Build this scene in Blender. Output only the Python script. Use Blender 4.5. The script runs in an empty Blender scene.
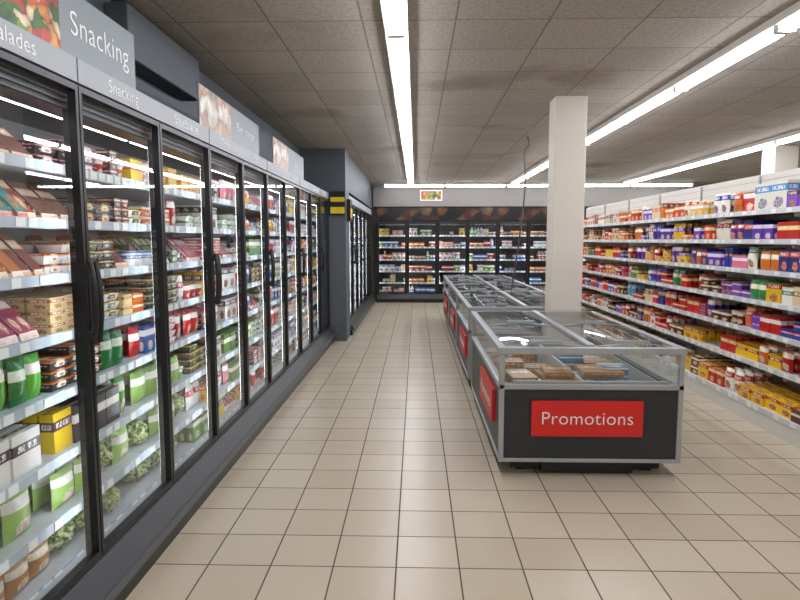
import bpy, math, random
from mathutils import Vector, Matrix, noise
R = random.Random(7)
scene = bpy.context.scene
try:
    scene.view_settings.view_transform = 'Standard'
    scene.view_settings.look = 'None'
    scene.view_settings.exposure = 0.0
except Exception: pass

def lin(c):
    if isinstance(c, str):
        c = c.lstrip('#'); c = [int(c[i:i+2],16)/255 for i in (0,2,4)]
    return tuple((v/12.92 if v<=.04045 else ((v+.055)/1.055)**2.4) for v in c)

# ---------------------------------------------------------------- materials
def nt(name):
    m = bpy.data.materials.new(name); m.use_nodes = True
    t = m.node_tree; b = t.nodes['Principled BSDF']
    return m, t, b
def N(t, typ, **kw):
    n = t.nodes.new(typ)
    for k, v in kw.items(): setattr(n, k, v)
    return n
def math_n(t, op, a, b=None, c=None, clamp=False):
    n = N(t, 'ShaderNodeMath', operation=op); n.use_clamp = clamp
    for i, v in enumerate((a, b, c)):
        if v is None: continue
        if isinstance(v, (int, float)): n.inputs[i].default_value = v
        else: t.links.new(v, n.inputs[i])
    return n.outputs[0]
def mixc(t, fac, a, b):
    n = N(t, 'ShaderNodeMix', data_type='RGBA')
    for idx, v in ((0, fac), (6, a), (7, b)):
        if isinstance(v, (int, float)): n.inputs[idx].default_value = v
        elif isinstance(v, tuple): n.inputs[idx].default_value = (*v, 1) if len(v) == 3 else v
        else: t.links.new(v, n.inputs[idx])
    return n.outputs[2]

def solid(name, col, rough=.5, metal=0, var=.08, scale=6, spec=.5):
    m, t, b = nt(name); c = lin(col)
    tc = N(t, 'ShaderNodeTexCoord'); nz = N(t, 'ShaderNodeTexNoise')
    nz.inputs['Scale'].default_value = scale; nz.inputs['Detail'].default_value = 4
    t.links.new(tc.outputs['Object'], nz.inputs['Vector'])
    o = mixc(t, nz.outputs['Fac'], tuple(v*(1-var) for v in c), tuple(min(1, v*(1+var)) for v in c))
    t.links.new(o, b.inputs['Base Color'])
    b.inputs['Roughness'].default_value = rough; b.inputs['Metallic'].default_value = metal
    b.inputs['Specular IOR Level'].default_value = spec
    return m
def emis(name, col, s):
    m, t, b = nt(name)
    b.inputs['Base Color'].default_value = (*lin(col), 1)
    b.inputs['Emission Color'].default_value = (*lin(col), 1)
    b.inputs['Emission Strength'].default_value = s
    return m
def glass(name, base=.05, tint=(.93, .96, .95), k=.75, pw=4.0):
    m, t, b = nt(name); t.nodes.remove(b)
    out = t.nodes['Material Output']
    lw = N(t, 'ShaderNodeLayerWeight'); lw.inputs[0].default_value = .5
    f = math_n(t, 'POWER', lw.outputs['Facing'], pw)
    f = math_n(t, 'MULTIPLY_ADD', f, k, base, clamp=True)
    tr = N(t, 'ShaderNodeBsdfTransparent'); tr.inputs[0].default_value = (*tint, 1)
    gl = N(t, 'ShaderNodeBsdfGlossy'); gl.inputs['Roughness'].default_value = .015
    mx = N(t, 'ShaderNodeMixShader')
    t.links.new(f, mx.inputs[0]); t.links.new(tr.outputs[0], mx.inputs[1]); t.links.new(gl.outputs[0], mx.inputs[2])
    t.links.new(mx.outputs[0], out.inputs['Surface'])
    return m

def floor_mat():
    m, t, b = nt('floor_tile')
    g = N(t, 'ShaderNodeNewGeometry'); mp = N(t, 'ShaderNodeMapping')
    mp.inputs['Location'].default_value = (.094 + .31*40, -2.80 + .31*40, 0)
    t.links.new(g.outputs['Position'], mp.inputs['Vector'])
    br = N(t, 'ShaderNodeTexBrick', offset=0.0, squash=1.0)
    br.inputs['Scale'].default_value = 1
    br.inputs['Brick Width'].default_value = .31; br.inputs['Row Height'].default_value = .31
    br.inputs['Mortar Size'].default_value = .0042; br.inputs['Mortar Smooth'].default_value = .15
    br.inputs['Color1'].default_value = (*lin('#c4b8a0'), 1)
    br.inputs['Color2'].default_value = (*lin('#baad94'), 1)
    br.inputs['Mortar'].default_value = (*lin('#57493c'), 1)
    t.links.new(mp.outputs[0], br.inputs['Vector'])
    nz = N(t, 'ShaderNodeTexNoise'); nz.inputs['Scale'].default_value = 1.6; nz.inputs['Detail'].default_value = 2
    t.links.new(g.outputs['Position'], nz.inputs['Vector'])
    r = N(t, 'ShaderNodeMapRange'); r.inputs[3].default_value = .94; r.inputs[4].default_value = 1.06
    t.links.new(nz.outputs['Fac'], r.inputs[0])
    vm = N(t, 'ShaderNodeVectorMath', operation='SCALE')
    t.links.new(br.outputs['Color'], vm.inputs[0]); t.links.new(r.outputs[0], vm.inputs['Scale'])
    t.links.new(vm.outputs[0], b.inputs['Base Color'])
    rr = math_n(t, 'MULTIPLY_ADD', br.outputs['Fac'], .4, .3)
    t.links.new(rr, b.inputs['Roughness'])
    bp = N(t, 'ShaderNodeBump'); bp.inputs['Strength'].default_value = .35; bp.inputs['Distance'].default_value = .003
    inv = math_n(t, 'SUBTRACT', 1.0, br.outputs['Fac'])
    t.links.new(inv, bp.inputs['Height']); t.links.new(bp.outputs[0], b.inputs['Normal'])
    return m
def ceil_mat():
    m, t, b = nt('ceiling_mineral_tile')
    g = N(t, 'ShaderNodeNewGeometry'); mp = N(t, 'ShaderNodeMapping')
    mp.inputs['Location'].default_value = (.35 + 12, .2 + 12, 0)
    t.links.new(g.outputs['Position'], mp.inputs['Vector'])
    br = N(t, 'ShaderNodeTexBrick', offset=0.0, squash=1.0)
    br.inputs['Scale'].default_value = 1
    br.inputs['Brick Width'].default_value = .6; br.inputs['Row Height'].default_value = .6
    br.inputs['Mortar Size'].default_value = .006; br.inputs['Mortar Smooth'].default_value = .1
    br.inputs['Color1'].default_value = (*lin('#b2aba1'), 1)
    br.inputs['Color2'].default_value = (*lin('#a69f95'), 1)
    br.inputs['Mortar'].default_value = (*lin('#7c756d'), 1)
    t.links.new(mp.outputs[0], br.inputs['Vector'])
    nz = N(t, 'ShaderNodeTexNoise'); nz.inputs['Scale'].default_value = 38; nz.inputs['Detail'].default_value = 6
    t.links.new(g.outputs['Position'], nz.inputs['Vector'])
    r = N(t, 'ShaderNodeMapRange'); r.inputs[1].default_value = .3; r.inputs[2].default_value = .7
    r.inputs[3].default_value = .78; r.inputs[4].default_value = 1.18
    t.links.new(nz.outputs['Fac'], r.inputs[0])
    vm = N(t, 'ShaderNodeVectorMath', operation='SCALE')
    t.links.new(br.outputs['Color'], vm.inputs[0]); t.links.new(r.outputs[0], vm.inputs['Scale'])
    n2 = N(t, 'ShaderNodeTexNoise'); n2.inputs['Scale'].default_value = .8; n2.inputs['Detail'].default_value = 5
    t.links.new(g.outputs['Position'], n2.inputs['Vector'])
    r2 = N(t, 'ShaderNodeMapRange'); r2.inputs[1].default_value = .6; r2.inputs[2].default_value = .7
    r2.inputs[3].default_value = 0; r2.inputs[4].default_value = .45
    t.links.new(n2.outputs['Fac'], r2.inputs[0])
    o = mixc(t, r2.outputs[0], vm.outputs[0], lin('#6f5a45'))
    t.links.new(o, b.inputs['Base Color'])
    b.inputs['Roughness'].default_value = .9
    bp = N(t, 'ShaderNodeBump'); bp.inputs['Strength'].default_value = .3; bp.inputs['Distance'].default_value = .004
    t.links.new(nz.outputs['Fac'], bp.inputs['Height']); t.links.new(bp.outputs[0], b.inputs['Normal'])
    return m

def pack_mat():
    m, t, b = nt('package_print')
    a1 = N(t, 'ShaderNodeAttribute'); a1.attribute_name = 'Col'
    a2 = N(t, 'ShaderNodeAttribute'); a2.attribute_name = 'Col2'
    uv = N(t, 'ShaderNodeUVMap'); uv.uv_map = 'UVMap'
    s = N(t, 'ShaderNodeSeparateXYZ'); t.links.new(uv.outputs[0], s.inputs[0])
    x, y = s.outputs[0], s.outputs[1]
    seed = a1.outputs['Alpha']
    cx = N(t, 'ShaderNodeCombineXYZ')
    t.links.new(x, cx.inputs[0]); t.links.new(y, cx.inputs[1])
    t.links.new(math_n(t, 'MULTIPLY', seed, 37.0), cx.inputs[2])
    lo = math_n(t, 'MULTIPLY_ADD', seed, .25, .5)
    hi = math_n(t, 'ADD', lo, .24)
    band = math_n(t, 'MULTIPLY', math_n(t, 'GREATER_THAN', y, lo), math_n(t, 'LESS_THAN', y, hi))
    c = mixc(t, band, a1.outputs['Color'], a2.outputs['Color'])
    n1 = N(t, 'ShaderNodeTexNoise'); n1.inputs['Scale'].default_value = 5; n1.inputs['Detail'].default_value = 3
    t.links.new(cx.outputs[0], n1.inputs['Vector'])
    dx = math_n(t, 'SUBTRACT', x, .55); dy = math_n(t, 'SUBTRACT', y, .27)
    d = math_n(t, 'SQRT', math_n(t, 'ADD', math_n(t, 'MULTIPLY', dx, dx), math_n(t, 'MULTIPLY', dy, math_n(t, 'MULTIPLY', dy, 2.2))))
    d = math_n(t, 'MULTIPLY_ADD', n1.outputs['Fac'], .25, d)
    ov = math_n(t, 'LESS_THAN', d, .4)
    ov = math_n(t, 'MULTIPLY', ov, math_n(t, 'GREATER_THAN', seed, .4))
    cr = N(t, 'ShaderNodeValToRGB')
    e = cr.color_ramp.elements
    e[0].position = .38; e[0].color = (*lin('#5c3a22'), 1); e[1].position = .66; e[1].color = (*lin('#f0e2c0'), 1)
    k = e.new(.5); k.color = (*lin('#c98a45'), 1)
    n3 = N(t, 'ShaderNodeTexNoise'); n3.inputs['Scale'].default_value = 11
    t.links.new(cx.outputs[0], n3.inputs['Vector']); t.links.new(n3.outputs['Fac'], cr.inputs[0])
    pic = mixc(t, .5, cr.outputs[0], a2.outputs['Color'])
    c = mixc(t, ov, c, pic)
    mp = N(t, 'ShaderNodeMapping'); mp.inputs['Scale'].default_value = (16, 7, 1)
    t.links.new(cx.outputs[0], mp.inputs['Vector'])
    n4 = N(t, 'ShaderNodeTexNoise'); n4.inputs['Scale'].default_value = 1; n4.inputs['Detail'].default_value = 1
    t.links.new(mp.outputs[0], n4.inputs['Vector'])
    m1 = math_n(t, 'MULTIPLY', math_n(t, 'GREATER_THAN', y, math_n(t, 'ADD', lo, .05)), math_n(t, 'LESS_THAN', y, math_n(t, 'SUBTRACT', hi, .05)))
    m2 = math_n(t, 'MULTIPLY', math_n(t, 'GREATER_THAN', x, .14), math_n(t, 'LESS_THAN', x, .86))
    tx = math_n(t, 'MULTIPLY', math_n(t, 'MULTIPLY', m1, m2), math_n(t, 'GREATER_THAN', n4.outputs['Fac'], .47))
    c = mixc(t, math_n(t, 'MULTIPLY', tx, .9), c, lin('#f4f0e8'))
    t.links.new(c, b.inputs['Base Color'])
    b.inputs['Roughness'].default_value = .28
    return m
def veg_mat():
    m, t, b = nt('leafy_vegetable')
    a1 = N(t, 'ShaderNodeAttribute'); a1.attribute_name = 'Col'
    g = N(t, 'ShaderNodeNewGeometry')
    nz = N(t, 'ShaderNodeTexNoise'); nz.inputs['Scale'].default_value = 45; nz.inputs['Detail'].default_value = 6
    t.links.new(g.outputs['Position'], nz.inputs['Vector'])
    r = N(t, 'ShaderNodeMapRange'); r.inputs[1].default_value = .4; r.inputs[2].default_value = .62
    t.links.new(nz.outputs['Fac'], r.inputs[0])
    dk = N(t, 'ShaderNodeVectorMath', operation='SCALE'); dk.inputs['Scale'].default_value = .6
    t.links.new(a1.outputs['Color'], dk.inputs[0])
    o = mixc(t, r.outputs[0], dk.outputs[0], lin('#dfe8ae'))
    t.links.new(o, b.inputs['Base Color'])
    bp = N(t, 'ShaderNodeBump'); bp.inputs['Strength'].default_value = 1; bp.inputs['Distance'].default_value = .02
    t.links.new(nz.outputs['Fac'], bp.inputs['Height']); t.links.new(bp.outputs[0], b.inputs['Normal'])
    return m
def food_photo(name, cols, scale=9, seed=0.0):
    m, t, b = nt(name)
    tc = N(t, 'ShaderNodeTexCoord'); mp = N(t, 'ShaderNodeMapping'); mp.inputs['Location'].default_value = (seed, seed*2, seed)
    t.links.new(tc.outputs['Object'], mp.inputs['Vector'])
    nz = N(t, 'ShaderNodeTexNoise'); nz.inputs['Scale'].default_value = scale*.7
    t.links.new(mp.outputs[0], nz.inputs['Vector'])
    vo = N(t, 'ShaderNodeTexVoronoi'); vo.inputs['Scale'].default_value = scale
    ad = N(t, 'ShaderNodeVectorMath', operation='MULTIPLY_ADD')
    t.links.new(nz.outputs['Color'], ad.inputs[0]); ad.inputs[1].default_value = (.25, .25, .25)
    t.links.new(mp.outputs[0], ad.inputs[2]); t.links.new(ad.outputs[0], vo.inputs['Vector'])
    sp = N(t, 'ShaderNodeSeparateColor'); t.links.new(vo.outputs['Color'], sp.inputs[0])
    cr = N(t, 'ShaderNodeValToRGB'); cr.color_ramp.interpolation = 'CONSTANT'
    e = cr.color_ramp.elements
    e[0].color = (*lin(cols[0]), 1); e[1].position = 1/len(cols); e[1].color = (*lin(cols[1]), 1)
    for i in range(2, len(cols)):
        k = e.new(i/len(cols)); k.color = (*lin(cols[i]), 1)
    t.links.new(sp.outputs[0], cr.inputs[0])
    dk = math_n(t, 'MULTIPLY_ADD', vo.outputs['Distance'], -.9*1, 1.15, clamp=True)
    vm = N(t, 'ShaderNodeVectorMath', operation='SCALE'); t.links.new(cr.outputs[0], vm.inputs[0]); t.links.new(dk, vm.inputs['Scale'])
    t.links.new(vm.outputs[0], b.inputs['Base Color']); b.inputs['Roughness'].default_value = .4
    return m

M = dict(
    floor=floor_mat(), ceil=ceil_mat(), pack=pack_mat(), veg=veg_mat(),
    black=solid('black_plastic', '#141517', .35), char=solid('charcoal_panel', '#2a2d30', .4),
    bulk=solid('bulkhead_paint', '#565d62', .6, var=.05, scale=1), hdr=solid('header_grey', '#a3a9ac', .5, var=.03),
    board=solid('sign_grey', '#868f92', .45, var=.03), alu=solid('aluminium', '#a9acad', .32, .75, .05, 20),
    bump=solid('bumper_grey', '#5e6265', .4, .3, .05, 20),
    lalu=solid('painted_silver', '#a8abab', .38, .35, .04, 20),
    liner=solid('liner_white', '#b9bdc0', .4, var=.04), dliner=solid('liner_dark', '#3c4043', .5, var=.04),
    fliner=solid('freezer_liner', '#b9bec0', .4, var=.04),
    wall=solid('wall_paint', '#c2bdb2', .8, var=.05, scale=2), pil=solid('pillar_paint', '#e0d9cc', .7, var=.04, scale=3),
    rail=solid('price_rail', '#b3c0ca', .3, var=.04), tick=solid('price_ticket', '#f0f1ee', .5, var=.03, scale=90),
    grail=solid('shelf_edge_strip', '#d3d6d6', .3, var=.03),
    red=solid('promo_red', '#d6231f', .4, var=.03), txt=solid('lettering_white', '#f4f4f0', .5, var=.01),
    shelf=solid('gondola_shelf', '#d6d4cc', .45, var=.05), cream=solid('gondola_back', '#dedbd0', .6, var=.05),
    yel=solid('yellow_card', '#e2c31c', .5), soff=solid('soffit_paint', '#7f7b75', .7),
    glass=glass('door_glass', .075, (.95, .97, .97), .5, 3.2), lid=glass('lid_glass', .1, (.9, .94, .94), .55, 2.6),
    tube=emis('fluorescent_tube', '#f5f6ff', 26), led=emis('cabinet_led', '#eef5ff', 14), ledd=emis('cabinet_led_dim', '#eef5ff', 5),
    wire=solid('wire', '#c8c8c4', .4, .5), pole=solid('pole_steel', '#5b5b5a', .4, .4),
    tray=solid('trunking', '#dedad2', .5),
)
# ---------------------------------------------------------------- mesh builder
class MB:
    def __init__(s): s.v=[]; s.f=[]; s.m=[]; s.c1=[]; s.c2=[]; s.uv=[]; s.sm=[]
    def face(s, pts, mi=0, c1=(1,1,1,1), c2=(1,1,1,1), uv=None, smooth=False):
        b=len(s.v); s.v.extend(pts); s.f.append(tuple(range(b,b+len(pts)))); s.m.append(mi)
        s.c1.append(c1); s.c2.append(c2); s.sm.append(smooth)
        if uv is None:
            uv=[(0,0),(1,0),(1,1),(0,1)] if len(pts)==4 else [(.5+.5*math.cos(6.283*i/len(pts)),.5+.5*math.sin(6.283*i/len(pts))) for i in range(len(pts))]
        s.uv.append(uv)
    def box(s, x0,x1,y0,y1,z0,z1, mi=0, c1=(1,1,1,1), c2=(1,1,1,1), top=None, rot=0):
        i = top or 0
        a=[(x0,y0,z0),(x1,y0,z0),(x1,y1,z0),(x0,y1,z0)]
        b=[(x0+i,y0+i,z1),(x1-i,y0+i,z1),(x1-i,y1-i,z1),(x0+i,y1-i,z1)]
        pts=a+b
        if rot:
            mx,my=(x0+x1)/2,(y0+y1)/2; ca,sa=math.cos(rot),math.sin(rot)
            pts=[(mx+(p[0]-mx)*ca-(p[1]-my)*sa, my+(p[0]-mx)*sa+(p[1]-my)*ca, p[2]) for p in pts]
        base=len(s.v); s.v.extend(pts)
        for q in ((0,1,5,4),(1,2,6,5),(2,3,7,6),(3,0,4,7),(4,5,6,7),(3,2,1,0)):
            s.f.append(tuple(base+k for k in q)); s.m.append(mi); s.c1.append(c1); s.c2.append(c2); s.sm.append(False)
            s.uv.append([(0,0),(1,0),(1,1),(0,1)])
    def grid(s, P_, nu, nv, mi=0, c1=(1,1,1,1), c2=(1,1,1,1), wrapu=False, smooth=True):
        base=len(s.v)
        for j in range(nv+1):
            for i in range(nu+(0 if wrapu else 1)):
                s.v.append(P_(i/nu, j/nv))
        w=nu if wrapu else nu+1
        for j in range(nv):
            for i in range(nu):
                i2=(i+1)%w if wrapu else i+1
                s.f.append((base+j*w+i, base+j*w+i2, base+(j+1)*w+i2, base+(j+1)*w+i))
                s.m.append(mi); s.c1.append(c1); s.c2.append(c2); s.sm.append(smooth)
                u0,u1=i/nu,(i+1)/nu
                if wrapu: u0,u1=(u0*2)%1.0,((u0*2)%1.0)+2/nu
                s.uv.append([(u0,j/nv),(u1,j/nv),(u1,(j+1)/nv),(u0,(j+1)/nv)])
    def build(s, name, mats, parent=None, loc=(0,0,0), rotz=0, bevel=0, cols=False):
        me=bpy.data.meshes.new(name); me.from_pydata(s.v,[],s.f)
        for m in mats: me.materials.append(m)
        me.polygons.foreach_set('material_index', s.m)
        me.polygons.foreach_set('use_smooth', s.sm)
        if cols:
            u=me.uv_layers.new(name='UVMap')
            u.data.foreach_set('uv',[x for f in s.uv for p in f for x in p])
            for nm,src in (('Col',s.c1),('Col2',s.c2)):
                a=me.color_attributes.new(name=nm,type='FLOAT_COLOR',domain='CORNER')
                a.data.foreach_set('color',[x for f,c in zip(s.f,src) for _ in f for x in c])
        me.update()
        o=bpy.data.objects.new(name,me); scene.collection.objects.link(o)
        o.location=loc; o.rotation_euler=(0,0,rotz)
        if parent: o.parent=parent
        if bevel:
            md=o.modifiers.new('bevel','BEVEL'); md.width=bevel; md.segments=2; md.limit_method='ANGLE'
        return o
def empty(name, loc, rotz=0):
    e=bpy.data.objects.new(name,None); e.location=loc; e.rotation_euler=(0,0,rotz); e.empty_display_size=.2
    scene.collection.objects.link(e); return e
def text(s, size, loc, parent, mat=None, rot=(math.pi/2,0,0), name='lettering', ax='CENTER'):
    c=bpy.data.curves.new(name,'FONT'); c.body=s; c.size=size; c.align_x=ax; c.align_y='CENTER'; c.extrude=.0006
    c.offset=-size*.008; c.space_character=1.04
    c.materials.append(mat or M['txt'])
    o=bpy.data.objects.new(name,c); o.location=loc; o.rotation_euler=rot
    scene.collection.objects.link(o)
    if parent: o.parent=parent
    return o

# ---------------------------------------------------------------- products
P = {
 'sand_red':('wedge',.062,.17,.15,'#a8372c','#e9c69a'), 'sand_org':('wedge',.062,.17,.15,'#cf7a3a','#f0dcc0'),
 'sand_brn':('wedge',.062,.17,.15,'#6f3f38','#d9b090'), 'sand_teal':('wedge',.062,.17,.15,'#35988f','#d6502e'),
 'ham_pink':('wedge',.06,.17,.15,'#b04a66','#e0c8bc'), 'sand_grn':('wedge',.062,.17,.15,'#5b8a3c','#eadfc0'),
 'blist_pink':('box',.09,.04,.1,'#bf6f60','#ecd9c8'),
 'blist_choc':('box',.07,.045,.1,'#4a2c2a','#c28a6a'), 'blist_cream':('box',.1,.05,.1,'#dcc48e','#a8622e'),
 'blist_wht':('box',.11,.045,.1,'#dcd8cf','#a33f3a'), 'green_pouch':('bag',.1,.19,.06,'#4fa52f','#f2f2e2'),
 'green_dark':('bag',.1,.17,.05,'#1f7a3a','#d8ead0'), 'bowl_box':('box',.17,.17,.06,'#efece2','#3a2b33'),
 'bowl_dark':('box',.13,.17,.06,'#35303a','#e9e4da'), 'yel_box':('box',.14,.17,.06,'#e2bf20','#5a3a44'),
 'salad_bag':('bag',.17,.17,.07,'#93b85a','#eef0e2'), 'wht_bag':('bag',.16,.15,.06,'#d5d3c4','#8d9a52'),
 'org_bag':('bag',.14,.11,.06,'#e27a22','#f1d8b0'), 'pink_bag':('bag',.15,.1,.06,'#dd5f86','#f2e2e2'),
 'brn_bag':('bag',.14,.12,.06,'#a9743a','#efe0c0'), 'lettuce':('veg',.19,.17,.17,'#6fa03a','#ffffff'),
 'cauli':('veg',.18,.15,.16,'#b4c070','#ffffff'), 'tub_wht':('tub',.09,.08,.09,'#e6e4dc','#2f70b8'),
 'tub_grn':('tub',.09,.08,.09,'#7fb04e','#ffffff'), 'tub_red':('tub',.09,.08,.09,'#b82d26','#f0e8e0'),
 'dish_ham':('dish',.15,.04,.12,'#d0707a','#f3ece6'), 'dish_pasta':('dish',.15,.045,.12,'#e0b660','#2f6a3a'),
 'dish_salad':('dish',.15,.045,.12,'#7fa848','#f0eee0'), 'dish_carrot':('dish',.14,.045,.12,'#dd7a28','#f0eee0'),
 'dish_beet':('dish',.14,.045,.12,'#8a2446','#f0eee0'), 'dish_dark':('dish',.15,.045,.12,'#6a4630','#e8c060'),
 'tray_pink':('box',.13,.04,.12,'#cf5f66','#f3ece6'), 'tray_red':('box',.15,.15,.05,'#93231f','#e7d4c8'),
 'tray_cream':('box',.13,.05,.12,'#e8d8b0','#b5452f'), 'tray_grn':('box',.14,.15,.05,'#5c8f36','#efeedd'),
 'tray_blu':('box',.12,.14,.05,'#2a68ad','#f2f2f2'), 'tray_yel':('box',.13,.13,.05,'#e5bb24','#c63a24'),
 'tray_org':('box',.12,.05,.12,'#dd6f24','#f6ead2'), 'tray_wht':('box',.14,.15,.05,'#e8e6e0','#3d6fb0'),
 'bag_wht':('bag',.12,.17,.05,'#dedcd8','#b92f34'),
 'bag_pink':('bag',.12,.17,.05,'#cf6f7c','#f4efe8'), 'bag_brn':('bag',.12,.16,.05,'#7d4a2e','#e8dcc8'),
 'bag_red':('bag',.12,.17,.05,'#b5261f','#f4efe8'), 'bag_yel':('bag',.12,.15,.05,'#e2b52a','#b53a2a'), 'bag_blu':('bag',.12,.16,.05,'#2d5fa6','#f0f0f0'),
 'bottle_w':('bottle',.075,.21,.075,'#e9ebee','#2d62b0'), 'bottle_g':('bottle',.075,.2,.075,'#7cae5a','#ffffff'),
 'bottle_r':('bottle',.075,.2,.075,'#c43a30','#ffffff'), 'jar_b':('tub',.07,.11,.07,'#3f78c4','#f0f0f0'),
 'b_red':('box',.14,.15,.06,'#c8241d','#f3d27a'), 'b_org':('box',.13,.12,.06,'#e06a1a','#f6e6c4'),
 'b_blue':('box',.13,.13,.06,'#1f55ae','#f2efe6'), 'b_navy':('box',.14,.18,.07,'#232c72','#d94f3a'),
 'b_pur':('box',.15,.14,.06,'#5c2f9a','#e9dcf2'), 'b_vio':('bag',.14,.18,.06,'#4c2690','#f0d8c0'),
 'b_yel':('box',.19,.12,.08,'#eec012','#b3281f'), 'b_yel2':('box',.2,.16,.07,'#f0c420','#b8341c'),
 'b_brn':('box',.17,.09,.08,'#5e2c1a','#ecdcc0'), 'b_wht':('box',.15,.15,.06,'#ebe8e0','#c23a34'),
 'b_cream':('box',.13,.17,.06,'#e3cfa4','#9c5a2c'), 'b_lblue':('box',.2,.2,.07,'#6fb0d8','#f5efe0'),
 'b_pink':('box',.12,.12,.06,'#dd6f8c','#ffffff'), 'b_bagr':('bag',.15,.17,.06,'#bb1f1c','#f4e9c8'),
 'b_bagb':('bag',.15,.17,.06,'#2450a4','#ffffff'), 'b_bago':('bag',.14,.18,.06,'#d8721e','#f6ecd4'),
 'b_bagw':('bag',.15,.2,.07,'#e9e4d4','#c23a2c'), 'b_bagg':('bag',.14,.17,.06,'#3c8a4c','#f2e8c8'),
 'b_low':('box',.16,.07,.08,'#c02a20','#f2d9a8'), 'b_lowp':('box',.15,.065,.08,'#6a3aa0','#f2e4d0'),
 'b_lowy':('box',.16,.07,.08,'#e8b820','#a8301c'), 'b_lowu':('box',.16,.07,.08,'#2a58a8','#f2e9d8'),
 'b_lowb':('box',.18,.07,.08,'#55352a','#e8d2a8'), 'b_tallw':('box',.24,.26,.1,'#e9e4d6','#3f86b8'),
 'b_tallb':('box',.22,.25,.1,'#6db2da','#f2d890'), 'b_grn':('box',.13,.14,.06,'#3f8a4a','#f2e6c0'),
 'b_slim':('box',.075,.19,.06,'#2a3f9a','#f2c84a'), 'b_slimo':('box',.08,.2,.06,'#e2861e','#6a2a1a'), 'b_tin':('tub',.1,.12,.1,'#8a2f6a','#f0e0c8'),
 'f_box':('box',.26,.05,.2,'#b98a54','#8c5a34'), 'f_boxw':('box',.24,.05,.19,'#e7e4da','#a44a34'), 'f_blue':('box',.2,.06,.16,'#5d87a8','#efe9dc'),
}
PAL=['#c8241d','#e8702a','#eec012','#5c2f9a','#e06a1a','#ebe8e0','#5e2c1a','#2a3f9a','#3f8a4a','#7a3fb0','#6fb0d8','#e3cfa4','#b3202a','#dd6f8c']
def jit(c, a=.06):
    c=lin(c); k=1+R.uniform(-a,a)
    return tuple(min(1,v*k) for v in c)
def item(mb, kind, x, y, z, w, h, d, c1, c2, seed, rot=0):
    C1=(*c1,seed); C2=(*c2,1)
    if kind=='box':
        mb.box(x,x+w,y,y+d,z,z+h,0,C1,C2,rot=rot)
    elif kind=='dish':
        # shallow flared tray, food under film, sleeve label round the middle
        k=.012; bd=(.03,.03,.035,.1) if seed>.5 else (.8,.8,.78,.1)
        mb.box(x+k,x+w-k,y+k,y+d-k,z,z+h*.8,0,bd,bd,top=-k,rot=rot)
        mb.box(x,x+w,y,y+d,z+h*.8,z+h*.9,0,(*c1,.1),(*c1,.1),rot=rot)
        mb.box(x+w*.3,x+w*.7,y-.001,y+d+.001,z+h*.3,z+h,0,C2,C1,rot=rot)
    elif kind=='wedge':
        L0=(x,y,z);R0=(x+w,y,z);L1=(x,y+d,z);R1=(x+w,y+d,z);LT=(x,y+d,z+h);RT=(x+w,y+d,z+h)
        LM=(x,y+.01,z+.03);RM=(x+w,y+.01,z+.03)
        mb.face([L0,R0,RM,LM],0,C2,C2); mb.face([LM,RM,RT,LT],0,C1,C2)
        mb.face([R0,R1,RT,RM],0,C2,C1); mb.face([L1,L0,LM,LT],0,C2,C1); mb.face([R1,L1,LT,RT],0,C1,C2)
    elif kind=='bag':
        yc=y+d/2
        for sgn in (-1,1):
            def F(u,v,sgn=sgn):
                uu=u if sgn<0 else 1-u
                pf=(max(0,math.sin(math.pi*uu))**.5)*(max(0,math.sin(math.pi*min(1,v*1.0)))**.45)
                pinch=1-.06*math.sin(math.pi*v)
                return (x+w/2+(uu-.5)*w*pinch, yc+sgn*d/2*pf, z+h*v)
            mb.grid(F,6,6,0,C1,C2)
    elif kind in('tub','bottle'):
        n=12
        prof=[(.8,0),(1,1)] if kind=='tub' else [(.9,0),(1,.05),(1,.62),(.75,.75),(.4,.86),(.36,1)]
        cx,cy=x+w/2,y+d/2
        for (r0,h0),(r1,h1) in zip(prof,prof[1:]):
            def F(u,v): 
                r=(r0+(r1-r0)*v)*w/2; a=u*2*math.pi
                return (cx+r*math.cos(a),cy+r*math.sin(a),z+h*(h0+(h1-h0)*v))
            mb.grid(F,n,1,0,C1,C2,wrapu=True)
        rt=prof[-1][0]*w/2*(1.06 if kind=='tub' else 1.15); hl=.012 if kind=='tub' else .022
        def G(u,v): return (cx+rt*math.cos(u*6.2832),cy+rt*math.sin(u*6.2832),z+h-hl*.6+hl*v)
        mb.grid(G,n,1,0,C2,C2,wrapu=True)
        mb.face([(cx+rt*math.cos(i*6.2832/n),cy+rt*math.sin(i*6.2832/n),z+h+hl*.4) for i in range(n)],0,C2 if kind=='bottle' else C1,C2)
    elif kind=='veg':
        cx,cy,cz=x+w/2,y+d/2,z+h/2; o=Vector((R.random()*50,R.random()*50,0))
        def F(u,v):
            th=u*2*math.pi; ph=-math.pi/2+v*math.pi
            n_=Vector((math.cos(th)*math.cos(ph),math.sin(th)*math.cos(ph),math.sin(ph)))
            k=.85+.3*noise.noise(n_*3+o)+.28*noise.noise(n_*9+o)
            return (cx+n_.x*w/2*k,cy+n_.y*d/2*k,max(z,cz+n_.z*h/2*k))
        mb.grid(F,26,16,1,C1,C2,wrapu=True)
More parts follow.
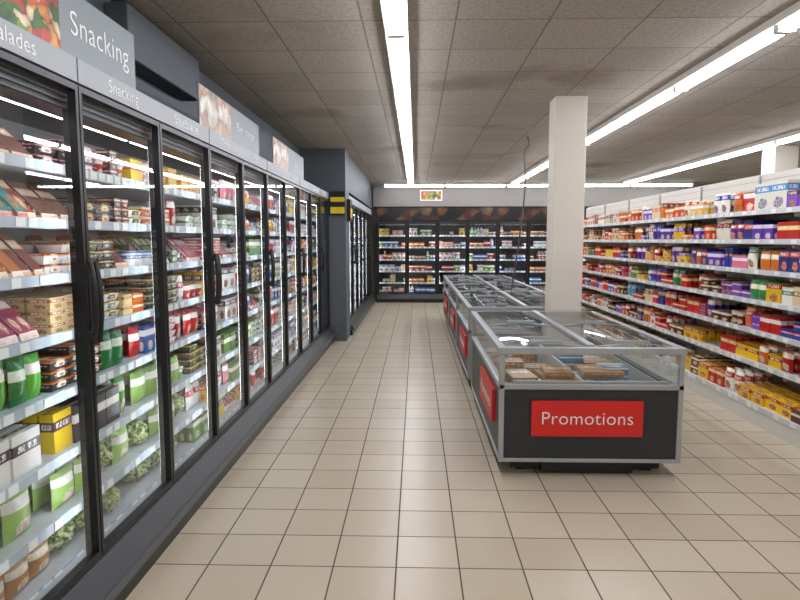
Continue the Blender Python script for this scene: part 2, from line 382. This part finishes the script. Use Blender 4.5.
def fill(mb, x0,x1,z,yf,depth,clear,keys,rows=2,density=1.0,run=(2,4),off=0,stackp=.85,mutate=0):
    x=x0+.008; i=off; fails=0
    for guard in range(400):
        if x>x1-.05 or fails>len(keys): break
        kind,w,h,d,a,b=P[keys[i%len(keys)]]; i+=1
        if x+w>x1-.004: fails+=1; continue
        fails=0
        if R.random()<mutate: a=R.choice(PAL)
        if R.random()<mutate: b=R.choice(PAL)
        n=R.randint(*run); c1,c2=jit(a,.15),jit(b,.1); seed=R.random()
        if kind=='wedge': n+=2
        if R.random()>density: x+=w*R.choice((.6,1,1.5)); continue
        h*=R.uniform(.92,1.08)
        if h>clear-.012: h=clear-.012
        st=1
        if kind in('box','dish') and h<.1: st=max(1,min(4,int(clear*stackp/h)))
        y0=R.uniform(0,.03)
        for k in range(n):
            if x+w>x1-.004: break
            dy=y0+R.uniform(0,.015); s2=max(1,st-R.choice((0,0,1,1)))
            for r in range(rows):
                y=yf+dy+r*(d+.012)
                if y+d>yf+depth: break
                for q in range(s2):
                    item(mb,kind,x+R.uniform(-.001,.001),y,z+.001+q*(h+.002),w,h,d,c1,c2,seed,rot=R.uniform(-.03,.03))
            x+=w+.006

# ---------------------------------------------------------------- refrigerator module
def fridge(loc, rotz, W, Ht, hh, rec, labels=None, hmat='hdr', shelves=(1.91,1.68,1.45,1.2,.95,.68,.42,.2), hm=None, ledm='led', density=1.0, D=.82, ends=(False,False), fw=.019, lin_m='liner', mutate=0, ph=.018):
    e=empty('refrigerated_display_case',loc,rotz)
    b=MB(); g=.0
    b.box(g,W-g,D-.04,D,.0,Ht,1)
    if ends[0]: b.box(g,.02,.02,D-.041,.2,Ht-.001,4)
    if ends[1]: b.box(W-.02,W-g,.02,D-.041,.2,Ht-.001,4)
    b.box(g,W-g,0,D,Ht,Ht+.06,4); b.box(0.0,W,.04,D-.045,.17,.195,1)
    b.box(g,W-g,-.02,.02,Ht-.0,Ht+hh,2)
    b.box(g,W-g,.03,.14,Ht-.11,Ht-.005,0)
    for i in range(4): b.box(.02,W-.02,.022,.029,Ht-.105+i*.024,Ht-.098+i*.024,3)
    b.box(g,W-g,-.085,.5,0,.09,0); b.box(g,W-g,-.11,.3,.09,.135,3)
    v=[(-.1,.137),(0.0,.225),(.1,.225),(.1,.137)]
    b.face([(g,v[0][0],v[0][1]),(W-g,v[0][0],v[0][1]),(W-g,v[1][0],v[1][1]),(g,v[1][0],v[1][1])],4)
    b.face([(g,v[1][0],v[1][1]),(W-g,v[1][0],v[1][1]),(W-g,.06,v[2][1]),(g,.06,v[2][1])],4)
    b.build('cabinet',[M['black'],M[lin_m],hm or M[hmat],M['bump'],M['char']],e,bevel=0)
    s=MB()
    for z in shelves:
        if z>.21: s.box(.003,W-.003,.14,D-.05,z-.018,z,0)
        s.box(.003,W-.003,.125,.14,z-.034,z+.01,1)
        for h_ in (0,1):
            x=W/2*h_+.05
            while x<W/2*(h_+1)-.08:
                s.box(x,x+.055,.121,.1245,z-.03,z+.006,2); x+=R.choice((.075,.09,.12,.17))
    s.build('shelves',[M[lin_m],M['rail'],M['tick']],e)
    f=MB(); gl=MB(); db=.235; dt=Ht-.01
    for k in (0,1):
        x0=W/2*k+.004; x1=W/2*(k+1)-.004
        f.box(x0,x0+fw,-.02,.015,db,dt,0); f.box(x1-fw,x1,-.02,.015,db,dt,0)
        f.box(x0+fw,x1-fw,-.02,.015,db,db+.03,0); f.box(x0+fw,x1-fw,-.02,.015,dt-.025,dt,0)
        gl.face([(x0+fw,-.004,db+.03),(x1-fw,-.004,db+.03),(x1-fw,-.004,dt-.025),(x0+fw,-.004,dt-.025)],0)
        hx=x1-.016 if k==0 else x0+.016
        def Hf(u,v,hx=hx):
            a=u*2*math.pi; bow=.012*math.sin(math.pi*v)
            tap=.75+.25*abs(math.sin(math.pi*min(1,max(0,v))))**.4
            return (hx+.0155*tap*math.cos(a),-.045-bow+.013*tap*math.sin(a),1.17+.34*v)
        f.grid(Hf,10,10,0,wrapu=True)
        f.box(hx-.012,hx+.012,-.045,-.02,1.18,1.22,0); f.box(hx-.012,hx+.012,-.045,-.02,1.46,1.5,0)
    posts=[(.0,ph+.004),(W/2-ph,W/2+ph),(W-ph-.004,W)]
    for (a,c) in posts: f.box(a,c,.018,.04,.23,Ht-.11,0)
    f.build('door_frames',[M['black']],e); gl.build('door_glass',[M['glass']],e)
    l=MB()
    for (a,c) in posts: l.box(a+.004,c-.004,.0405,.042,.3,Ht-.16,0)
    l.box(.03,W-.03,.142,.16,Ht-.11,Ht-.1,0)
    l.build('led_strips',[M[ledm]],e)
    p=MB(); zs=list(shelves)
    for i,z in enumerate(zs):
        clear=(zs[i-1]-z-.04) if i else min(.24,Ht-.14-z)
        for k in (0,1):
            keys=rec(i,k)
            if keys: fill(p,W/2*k+.005,W/2*(k+1)-.005,z,.142,D-.23,clear,keys,rows=3,density=density,off=R.randint(0,5),run=(1,3),mutate=mutate)
    p.build('chilled_food_stock',[M['pack'],M['veg']],e,cols=True)
    if labels:
        for k,tx in enumerate(labels):
            if tx: text(tx,.08,(W/2*(k+.5),-.0215,Ht+hh*.5),e)
        dv=MB(); dv.box(W/2-.002,W/2+.002,-.0225,-.02,Ht,Ht+hh,0); dv.build('header_joint',[M['black']],e)
    return e

near={ (0,0):['sand_red','sand_org','sand_brn'],(0,1):['blist_choc','dish_ham','tub_red'],
 (1,0):['sand_teal','sand_red','sand_org'],(1,1):['sand_brn','dish_dark','blist_choc'],
 (2,0):['sand_brn','sand_grn','sand_org'],(2,1):['dish_pasta','sand_brn','dish_carrot'],
 (3,0):['ham_pink','sand_red','ham_pink'],(3,1):['blist_cream','dish_pasta','dish_beet'],
 (4,0):['green_pouch','green_dark','green_pouch'],(4,1):['green_pouch','dish_carrot','green_dark','dish_salad'],
 (5,0):['bowl_box','bowl_dark','yel_box'],(5,1):['yel_box','bowl_dark','green_pouch'],
 (6,0):['wht_bag','yel_box','salad_bag'],(6,1):['lettuce','salad_bag'],
 (7,0):['org_bag','pink_bag','brn_bag'],(7,1):['cauli','lettuce'] }
second=[['tray_yel','dish_ham','bag_yel'],['dish_pasta','tray_org','bag_red'],['dish_salad','tub_wht','sand_grn'],['tray_org','dish_pasta','bag_wht'],['bag_red','tray_blu','dish_ham'],['salad_bag','tub_grn','salad_bag'],['lettuce','salad_bag'],['lettuce','cauli']]
fresh=['tray_pink','dish_ham','dish_pasta','tray_grn','bag_wht','bag_pink','bag_brn','tub_wht','tub_red','tray_yel','tray_blu','org_bag','dish_salad','ham_pink','yel_box','bowl_box','dish_carrot','bag_red','bag_yel','bag_blu','tray_wht','dish_beet','dish_dark']
dairy=['tub_wht','bottle_w','jar_b','tub_red','bottle_g','tray_blu','bottle_r','tray_pink','bag_wht','tray_cream','tub_grn','tray_grn','bag_brn','yel_box','org_bag','bag_blu','tray_red','tray_wht']
def rnd(pool,n=4): return lambda i,k: [R.choice(pool) for _ in range(n)]
X0=-1.38
LB=[('Crudités','Salades'),('Salades','Snacking'),('Saucisserie','Traiteur'),('Pizzas','Tartes'),('Jambon','Volaille'),('Charcuterie','Lardons')]
recs=[lambda i,k: near[(i,k)], lambda i,k: near[(i,k)], lambda i,k: second[i] if k==0 else [R.choice(fresh) for _ in range(3)]+[second[i][0]], rnd(fresh),rnd(fresh),rnd(fresh)]
y=.14
for n_ in range(6):
    fridge((X0,y,0),math.pi/2,1.54,2.23,.095,recs[n_],LB[n_],ends=(n_==0,n_==5)); y+=1.54
y=9.98
for n_ in range(3):
    fridge((-1.15,y,0),math.pi/2,1.74,2.23,.12,rnd(fresh+dairy),ends=(n_==0,n_==2),ledm='led'); y+=1.74
food_dark=food_photo('food_photo_band',['#331a10','#0e0a09','#5a3a20','#120d0b','#20260f','#40190f','#0c0909','#5f4c34'],4.5,3.)
for n_ in range(5):
    fridge((-1.0+1.54*n_,15.42,0),0,1.54,2.1,.32,rnd(dairy),hm=food_dark,shelves=(1.72,1.42,1.1,.8,.5,.2),density=.72,D=.8,ledm='ledd',ends=(n_==0,n_==4),fw=.05,ph=.05,lin_m='dliner')

# ---------------------------------------------------------------- header boards
salad=food_photo('salad_photo',['#c8402a','#e8923a','#6f9a34','#f0d9b4','#d85a30','#3f6f28','#e8a03a'],13,1.)
beige=food_photo('deli_photo',['#d9c3a4','#e6dccb','#d3b49a','#efe8dc','#c9a184'],8,5.)
for (ya,yb,pf,tx,pm) in ((1.5,3.07,.59,'Snacking',salad),(3.96,5.45,.45,'Bien manger',beige),(5.98,7.6,.45,'La découpe',beige)):
    e=empty('category_sign_board',(X0-.03,ya,2.33),math.pi/2)
    L=yb-ya; xs=L*pf
    s=MB(); s.box(0,L,0,.012,0,.285,0); s.box(.004,xs,-.002,0,.004,.281,1)
    s.box(.1,.13,.012,.12,0,.012,2); s.box(L-.13,L-.1,.012,.12,0,.012,2)
    s.build('board',[M['board'],pm,M['alu']],e)
    text(tx,.14 if tx=='Snacking' else .1,((xs+L)/2,-.002,.15),e)

# ---------------------------------------------------------------- room shell
def room_box(name,x0,x1,y0,y1,z0,z1,mat,bev=0):
    b=MB(); c=((x0+x1)/2,(y0+y1)/2,z0)
    b.box(x0-c[0],x1-c[0],y0-c[1],y1-c[1],0,z1-z0,0)
    return b.build(name,[M[mat]],None,loc=c,bevel=bev)
room_box('floor',-2.3,8,-4,16.4,-.1,0,'floor'); room_box('ceiling',-2.3,8,-4,16.4,3.0,3.1,'ceil')
room_box('wall_left',-2.4,-2.3,-4,16.4,0,3,'wall'); room_box('wall_right',8,8.1,-4,16.4,0,3,'wall')
room_box('wall_back',-2.3,8,16.3,16.4,0,3,'wall'); room_box('wall_front',-2.3,8,-4.1,-4,0,3,'wall')
room_box('trim_bulkhead_left',-2.29,-1.8,-4,9.4,2.40,2.998,'bulk'); room_box('trim_bulkhead_far_left',-2.29,-1.13,9.92,15.4,2.40,2.998,'bulk')
room_box('trim_bulkhead_back',-1.1,8,15.5,16.29,2.45,2.998,'soff')
room_box('wall_column_end',-2.29,-1.1,9.41,9.92,0,2.998,'bulk')
room_box('ventilation_duct',-1.8,-1.66,3.55,4.7,2.66,2.96,'bulk',.01)
def pillar(x,y,w,d):
    b=MB(); b.box(-w/2,w/2,-d/2,d/2,0,2.998,0)
    b.box(-w/2-.006,w/2+.006,-d/2-.006,d/2+.006,0,.12,0)
    b.build('square_pillar',[M['pil']],None,loc=(x,y,0),bevel=.012)
pillar(1.51,6.18,.31,.28); pillar(5.5,9.4,.35,.35)
e=empty('small_poster',(.38,15.49,2.6)); b=MB(); b.box(-.28,.28,-.01,0,0,.26,0); b.box(-.26,.26,-.013,-.01,.02,.24,1); b.build('panel',[M['txt'],salad],e)
e=empty('price_flag_sign',(-1.22,9.4,1.99)); b=MB(); b.box(-.12,.12,-.03,-.001,0,.36,0); b.box(-.11,.11,-.034,-.03,.02,.12,1); b.box(-.11,.11,-.034,-.03,.2,.27,1); b.build('card',[M['black'],M['yel']],e)
e=empty('price_flag_sign',(-1.06,9.7,1.9),math.pi/2); b=MB(); b.box(-.15,.15,-.02,.035,0,.34,0); b.box(-.13,.13,-.024,-.02,.05,.2,1); b.build('card',[M['black'],M['yel']],e)

# ---------------------------------------------------------------- lights
def strip(x,y,L,rotz,z=2.998):
    e=empty('fluorescent_light_line',(x,y,z),rotz)
    b=MB(); t=MB(); b.box(0,L,-.075,.075,-.055,0,0)
    n=int(round(L/1.5)); s=L/n
    for i in range(n):
        x0=i*s+.03; x1=(i+1)*s-.03
        b.box(x0-.03,x0,-.055,.055,-.1,-.055,0)
        b.box(x1,x1+.03,-.055,.055,-.1,-.055,0)
        prof=[(-.052,-.056),(-.045,-.085),(-.02,-.1),(.02,-.1),(.045,-.085),(.052,-.056)]
        for p,q in zip(prof,prof[1:]):
            t.face([(x0,p[0],p[1]),(x1,p[0],p[1]),(x1,q[0],q[1]),(x0,q[0],q[1])],0)
    b.build('trunking',[M['tray']],e); t.build('tubes',[M['tube']],e)
strip(-.13,-3.5,18,math.pi/2); strip(2.32,-3.5,18,math.pi/2); strip(4.95,-3.5,18,math.pi/2); 
strip(-.8,14.95,7.5,0)

# ---------------------------------------------------------------- island freezers
def freezer(y0,L,first=False):
    W=1.22;H=.89
    e=empty('island_chest_freezer',(.56,y0,0))
    b=MB() # 0 black 1 char 2 silver 3 liner
    b.box(.1,W-.1,.1,L-.1,0.03,.1,0)
    for x in (.14,W-.22):
        for yy in (.14,L-.22): b.box(x,x+.08,yy,yy+.08,0,.03,0)
    b.box(.3,W-.3,.06,.1,.015,.1,0)
    for (x0,x1,ya,yb) in ((.012,W-.012,.012,.05),(.012,W-.012,L-.05,L-.012),(.012,.05,.05,L-.05),(W-.05,W-.012,.05,L-.05)):
        b.box(x0,x1,ya,yb,.12,.61,1)
    b.box(.012,W-.012,.012,L-.012,.1,.12,1)
    def ring(z0,z1,o,w,mi):
        b.box(-o,W+o,-o,w-o,z0,z1,mi); b.box(-o,W+o,L-w+o,L+o,z0,z1,mi)
        b.box(-o,w-o,w-o,L-w+o,z0,z1,mi); b.box(W-w+o,W+o,w-o,L-w+o,z0,z1,mi)
    ring(.105,.13,0,.03,2); ring(.605,.64,.0,.05,2); ring(.845,.89,.008,.05,2)
    for x in (0,W-.034):
        for yy in (0,L-.034): b.box(x,x+.034,yy,yy+.034,.13,.85,2)
    b.box(.051,W-.051,.051,L-.051,.25,.27,3)
    for (x0,x1,ya,yb) in ((.051,W-.051,.051,.066),(.051,W-.051,L-.066,L-.051),(.051,.066,.066,L-.066),(W-.066,W-.051,.066,L-.066)):
        b.box(x0,x1,ya,yb,.27,.6,3)
    b.box(W/2-.012,W/2+.012,.07,L-.07,.27,.62,3)
    b.box(W/2-.025,W/2+.025,.045,L-.045,.885,.905,2)
    b.box(.09,W-.09,.02,.045,.63,.66,2)
    b.build('body',[M['black'],M['char'],M['lalu'],M['fliner']],e,bevel=.004)
    g=MB()
    for ya in (.018,L-.018): g.face([(.03,ya,.64),(W-.03,ya,.64),(W-.03,ya,.845),(.03,ya,.845)])
    for xa in (.018,W-.018): g.face([(xa,.03,.64),(xa,L-.03,.64),(xa,L-.03,.845),(xa,.03,.845)])
    fr=MB(); nl=2
    for side in (0,1):
        for i in range(nl):
            ya=.06+i*(L-.12)/nl; yb=ya+(L-.12)/nl+.03*(i==0); dz=.006*i
            xa,xb=(.05,W/2-.03) if side==0 else (W/2+.03,W-.05)
            def F(u,v,xa=xa,xb=xb,ya=ya,yb=yb,dz=dz): return (xa+(xb-xa)*u,ya+(yb-ya)*v,.885+dz+.018*math.sin(math.pi*u))
            g.grid(F,8,1,0)
            for yy in (ya,yb-.018):
                def Bf(u,v,yy=yy): return (xa+(xb-xa)*u,yy+.018*v,.888+dz+.018*math.sin(math.pi*u))
                fr.grid(Bf,8,1,0)
            fr.box(xa+.15,xb-.15,ya+.02,ya+.035,.9+dz,.925+dz,0)
    g.build('glass',[M['lid']],e); fr.build('lid_frames',[M['lalu']],e)
    w=MB(); n=int(L/.5)
    for side in (0,1):
        xa,xb=(.075,W/2-.02) if side==0 else (W/2+.02,W-.075)
        for i in range(1,n):
            yy=L*i/n
            for z in (.32,.4,.48,.56): w.box(xa,xb,yy-.002,yy+.002,z,z+.004,0)
            x=xa
            while x<xb: w.box(x,x+.004,yy-.002,yy+.002,.27,.57,0); x+=.045
    w.build('wire_dividers',[M['wire']],e)
    p=MB()
    for side in (0,1):
        xa,xb=(.085,W/2-.03) if side==0 else (W/2+.03,W-.085)
        for i in range(n):
            ya=.09+i*(L-.14)/n
            x=xa
            while x<xb-.18:
                k,w_,h_,d_,c1,c2=P[R.choice(['f_box','f_boxw','f_blue','f_box'])]
                w_=min(w_,xb-x-.005); st=R.randint(3,6); a,c=jit(c1,.1),jit(c2); sd=R.random()
                for q in range(st): item(p,'box',x+R.uniform(0,.006),ya+R.uniform(0,.02),.272+q*(h_+.001),w_,h_,d_,a,c,sd)
                for q in range(R.randint(1,5)): item(p,'box',x+.003,ya+d_+.03,.272+q*(h_+.001),w_,h_,d_*.85,a,c,sd)
                x+=w_+.012
    if first:
        a,c=lin('#a9743c'),lin('#c99a5c')
        for (xx,yy,zz,ww,dd,rr) in ((.34,.16,.60,.24,.34,.05),(.36,.2,.64,.2,.26,-.08),(.11,.22,.60,.18,.3,.1),(.7,.5,.58,.3,.3,.0)):
            item(p,'box',xx,yy,zz,ww,.034,dd,a,c,.1,rot=rr)
    p.build('frozen_food_stock',[M['pack']],e,cols=True)
    s=MB(); s.box(.215,.955,-.012,.011,.29,.53,0)
    s.box(-.012,.011,.3,1.1,.29,.53,0)
    s.build('promotion_card',[M['red']],e)
    text('Promotions',.125,(.585,-.0135,.41),e)
    text('Promotions',.125,(-.0135,.7,.41),e,rot=(math.pi/2,0,-math.pi/2))
freezer(3.95,2.04,True); freezer(6.36,1.95); freezer(8.36,1.95); freezer(10.36,1.8)
def cable(name,pts,r,mat):
    c=bpy.data.curves.new(name,'CURVE'); c.dimensions='3D'; c.bevel_depth=r; c.materials.append(mat)
    s=c.splines.new('NURBS'); s.points.add(len(pts)-1); s.use_endpoint_u=True; s.order_u=3
    for p,q in zip(s.points,pts): p.co=(*q,1)
    o=bpy.data.objects.new(name,c); scene.collection.objects.link(o); return o
cable('hanging_power_cable',[(1.5,8.34,2.995),(1.55,8.34,2.9),(1.45,8.34,2.8),(1.5,8.34,2.4),(1.42,8.34,1.6),(1.34,8.34,1.0),(1.32,8.34,.91)],.011,M['pole'])

# ---------------------------------------------------------------- gondola right
GX=2.95; GY=12.5; GW=11.5
e=empty('gondola_shelving',(GX,GY,0),-math.pi/2)
b=MB(); D=.55
b.box(0,GW,.0,.03,0,.15,1); b.box(0,GW,.53,.56,0,2.24,0)
b.box(0,GW,.03,.53,0.0,.12,1); b.box(0,.02,.03,.53,.12,.5,1)
b.box(0,GW,.56,.60,2.16,2.26,1)
lv=[1.86,1.6,1.33,1.06,.79,.5,.17]
for z in lv:
    yf=.1 if z>.3 else 0
    b.box(0,GW,yf+.012,.529,z-.025,z,1)
    b.box(0,GW,yf-.004,yf+.012,z-.036,z+.008,2)
    x=.1
    while x<GW-.2:
        b.box(x,x+.07,yf-.008,yf-.0045,z-.033,z+.003,3); x+=R.choice((.1,.16,.22,.3))
sec=1.25; x=sec
while x<GW:
    b.box(x-.015,x+.015,.515,.5295,.17,2.24,4)
    for z in lv[:-1]: 
        b.box(x-.003,x+.003,.12,.515,z-.07,z-.026,1)
    x+=sec
for z in [1.95+.08*i for i in range(4)]: b.box(0,GW,.526,.5295,z,z+.004,4)
b.build('shelving_frame',[M['cream'],M['shelf'],M['grail'],M['tick'],M['lalu']],e)
p=MB()
Z={0:(['b_wht','b_cream','b_org'],['b_org','b_red','b_bagw','b_pur','b_cream','b_slimo'],['b_pur','b_tallb','b_bagw','b_tallw','b_bago','b_lblue','b_tallw']),
   1:(['b_low','b_org','b_cream'],['b_vio','b_pur','b_bago','b_lowp','b_slim','b_bagw'],['b_navy','b_pur','b_slimo','b_red','b_bagw','b_vio']),
   2:(['b_low','b_yel','b_red'],['b_bagr','b_lowy','b_vio','b_yel','b_slimo'],['b_vio','b_bago','b_navy','b_pur','b_slim','b_pink','b_bagw']),
   3:(['b_red','b_low','b_org','b_brn'],['b_bago','b_red','b_lowy','b_bagb','b_vio','b_low'],['b_cream','b_bagr','b_lowb','b_tin','b_lowu','b_bagg','b_yel2','b_wht']),
   4:(['b_blue','b_pink','b_red'],['b_bagr','b_low','b_tin','b_cream','b_pur','b_slim'],['b_red','b_low','b_vio','b_brn','b_tin','b_bagw','b_lowy']),
   5:(['b_brn','b_org','b_wht'],['b_bagr','b_brn','b_slim','b_bago','b_wht','b_low'],['b_yel','b_bagr','b_yel2','b_red','b_yel','b_bago']),
   6:(['b_cream','b_lowb'],['b_cream','b_lowb','b_bagr','b_wht','b_lowy'],['b_yel','b_brn','b_yel2','b_red','b_bagw','b_yel'])}
for i,z in enumerate(lv):
    clear=(lv[i-1]-z-.045) if i else .32
    yf=.115 if z>.3 else .02
    for (x0,x1),keys in zip(((0.05,3.6),(3.6,5.6),(5.6,GW-.05)),Z[i]):
        fill(p,x0,x1,z,yf,.4,clear,keys,rows=4,density=.88,run=(1,2),stackp=.7,mutate=.22 if i<5 else .08)
p.build('biscuit_stock',[M['pack'],M['veg']],e,cols=True)

# ---------------------------------------------------------------- world & camera
w=bpy.data.worlds.new('world'); scene.world=w; w.use_nodes=True
w.node_tree.nodes['Background'].inputs[0].default_value=(.6,.65,.7,1); w.node_tree.nodes['Background'].inputs[1].default_value=.2
cam=bpy.data.cameras.new('camera'); co=bpy.data.objects.new('camera',cam); scene.collection.objects.link(co)
cam.sensor_width=36; cam.lens=27.0; cam.clip_start=.05
co.location=(0,0,1.6); co.rotation_euler=(math.radians(90-5.71),0,math.radians(1.53))
scene.camera=co
